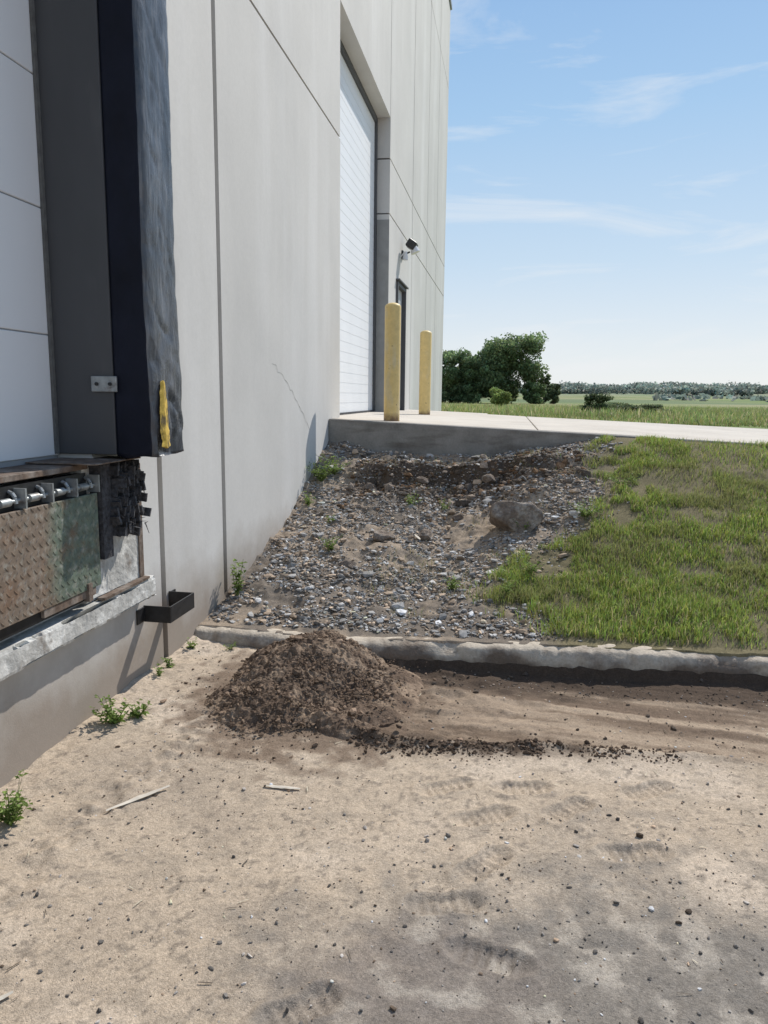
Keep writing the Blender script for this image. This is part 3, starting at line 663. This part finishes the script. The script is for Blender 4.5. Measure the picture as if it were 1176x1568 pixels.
def bush(x,y,w,h,seed,base,n=3500,leaf=.04,name='bush'):
    z=float(H(x,y));r=random.Random(seed);cl=[]
    for i in range(14):
        a=r.uniform(0,6.28);q=w*.5*r.uniform(0,.75);s=w*r.uniform(.14,.24);cl.append((x+math.cos(a)*q,y+math.sin(a)*q,z+h*r.uniform(.15,.8),s,s,s*.9*h/w))
    return crown(cl,n,leaf,base,seed,name)
bush(1.35,40,1.6,1.4,1,(.26,.33,.10),5500,.05)
bush(4.95,27,1.1,.75,2,(.09,.12,.055),3500,.04)
bush(6.1,28,1.3,.4,4,(.13,.16,.08),2500,.04)
bush(7.4,30,1.6,.4,5,(.15,.18,.09),2500,.04)
bush(6.5,34,4,.5,7,(.15,.19,.09),4000,.06,'hedge')
r=np.random.default_rng(50);cl=[]
for i in range(480):
    x=r.uniform(-60,560);y=r.uniform(560,760);z=float(H(x,y));s=r.uniform(3,6.5)*(1+.8*float(fbm(x*.012,0.0,2,88)))
    cl.append((x,y,z+s*.5,s*1.7,s*1.2,s*.8))
for i in range(60):
    x=r.uniform(85,130);y=r.uniform(420,440);s=r.uniform(2,4);cl.append((x,y,float(H(x,y))+s*.7,s*1.4,s*1.4,s))
for i in range(110):
    y=r.uniform(180,330);x=y*r.uniform(.2,.55);s=r.uniform(.6,1.4);cl.append((x,y,float(H(x,y))+s*.4,s*2.4,s*2.0,s*.7))
crown(cl,60000,1.2,(.27,.31,.26),51,'distant_tree_line')  # aerial haze put into the pale base colour
# ------------------------------------------------------------------ world, sun, camera
sv=Vector((.32,.62,.70)).normalized()
el=math.asin(sv.z);az=math.atan2(sv.x,sv.y)
w=bpy.data.worlds.new('World');S.world=w;w.use_nodes=True;nt=w.node_tree;N=nt.nodes;L=nt.links
sky=N.new('ShaderNodeTexSky');sky.sky_type='NISHITA';sky.sun_disc=False;sky.sun_elevation=el;sky.sun_rotation=az;sky.air_density=1.0;sky.dust_density=.5;sky.ozone_density=2
tc=N.new('ShaderNodeTexCoord')
sx=N.new('ShaderNodeSeparateXYZ');L.new(tc.outputs['Generated'],sx.inputs[0])
cr=N.new('ShaderNodeValToRGB');L.new(sx.outputs[2],cr.inputs[0]);e=cr.color_ramp
e.elements[0].position=0;e.elements[0].color=(.85,.88,.90,1);e.elements[1].position=.9;e.elements[1].color=(.16,.29,.60,1)
for p,c in[(.07,(.77,.83,.89,1)),(.17,(.59,.74,.89,1)),(.33,(.39,.61,.87,1)),(.5,(.26,.47,.80,1))]:
    q=e.elements.new(p);q.color=c
sc=N.new('ShaderNodeVectorMath');sc.operation='SCALE';sc.inputs['Scale'].default_value=10.0;L.new(cr.outputs[0],sc.inputs[0])
m0=N.new('ShaderNodeMix');m0.data_type='RGBA';m0.inputs[0].default_value=.87;L.new(sky.outputs[0],m0.inputs[6]);L.new(sc.outputs[0],m0.inputs[7])
mp=N.new('ShaderNodeMapping');mp.inputs['Scale'].default_value=(1.6,2.0,9);mp.inputs['Rotation'].default_value=(.12,.1,.3);mp.inputs['Location'].default_value=(.4,.2,.6);L.new(tc.outputs['Generated'],mp.inputs[0])
nz=N.new('ShaderNodeTexNoise');nz.inputs['Scale'].default_value=2.0;nz.inputs['Detail'].default_value=9;nz.inputs['Roughness'].default_value=.6;nz.inputs['Distortion'].default_value=.7;L.new(mp.outputs[0],nz.inputs[0])
mr=N.new('ShaderNodeMapRange');mr.inputs[1].default_value=.52;mr.inputs[2].default_value=.80;mr.inputs[4].default_value=.75;L.new(nz.outputs[0],mr.inputs[0])
mx=N.new('ShaderNodeMix');mx.data_type='RGBA';L.new(mr.outputs[0],mx.inputs[0]);L.new(m0.outputs[2],mx.inputs[6]);mx.inputs[7].default_value=(8.6,8.8,9.0,1)
L.new(mx.outputs[2],N['Background'].inputs[0]);N['Background'].inputs[1].default_value=.10
sd=bpy.data.lights.new('sun','SUN');sd.energy=4.8;sd.angle=math.radians(.5);sd.color=(1,.95,.88)
so=bpy.data.objects.new('sun',sd);S.collection.objects.link(so);so.rotation_euler=(-sv).to_track_quat('-Z','Y').to_euler()
cd=bpy.data.cameras.new('camera');cd.sensor_fit='VERTICAL';cd.sensor_height=36;cd.lens=26;cd.clip_end=6000;cd.clip_start=.05
c=bpy.data.objects.new('camera',cd);S.collection.objects.link(c);S.camera=c
R=Matrix.Rotation(math.radians(9.42),4,'Z')@Matrix.Rotation(math.radians(90-8.9),4,'X')@Matrix.Rotation(math.radians(0.66),4,'Z')
c.matrix_world=Matrix.Translation((1.9,0,1.55))@R
S.view_settings.view_transform='Standard';S.view_settings.look='None';S.view_settings.exposure=0
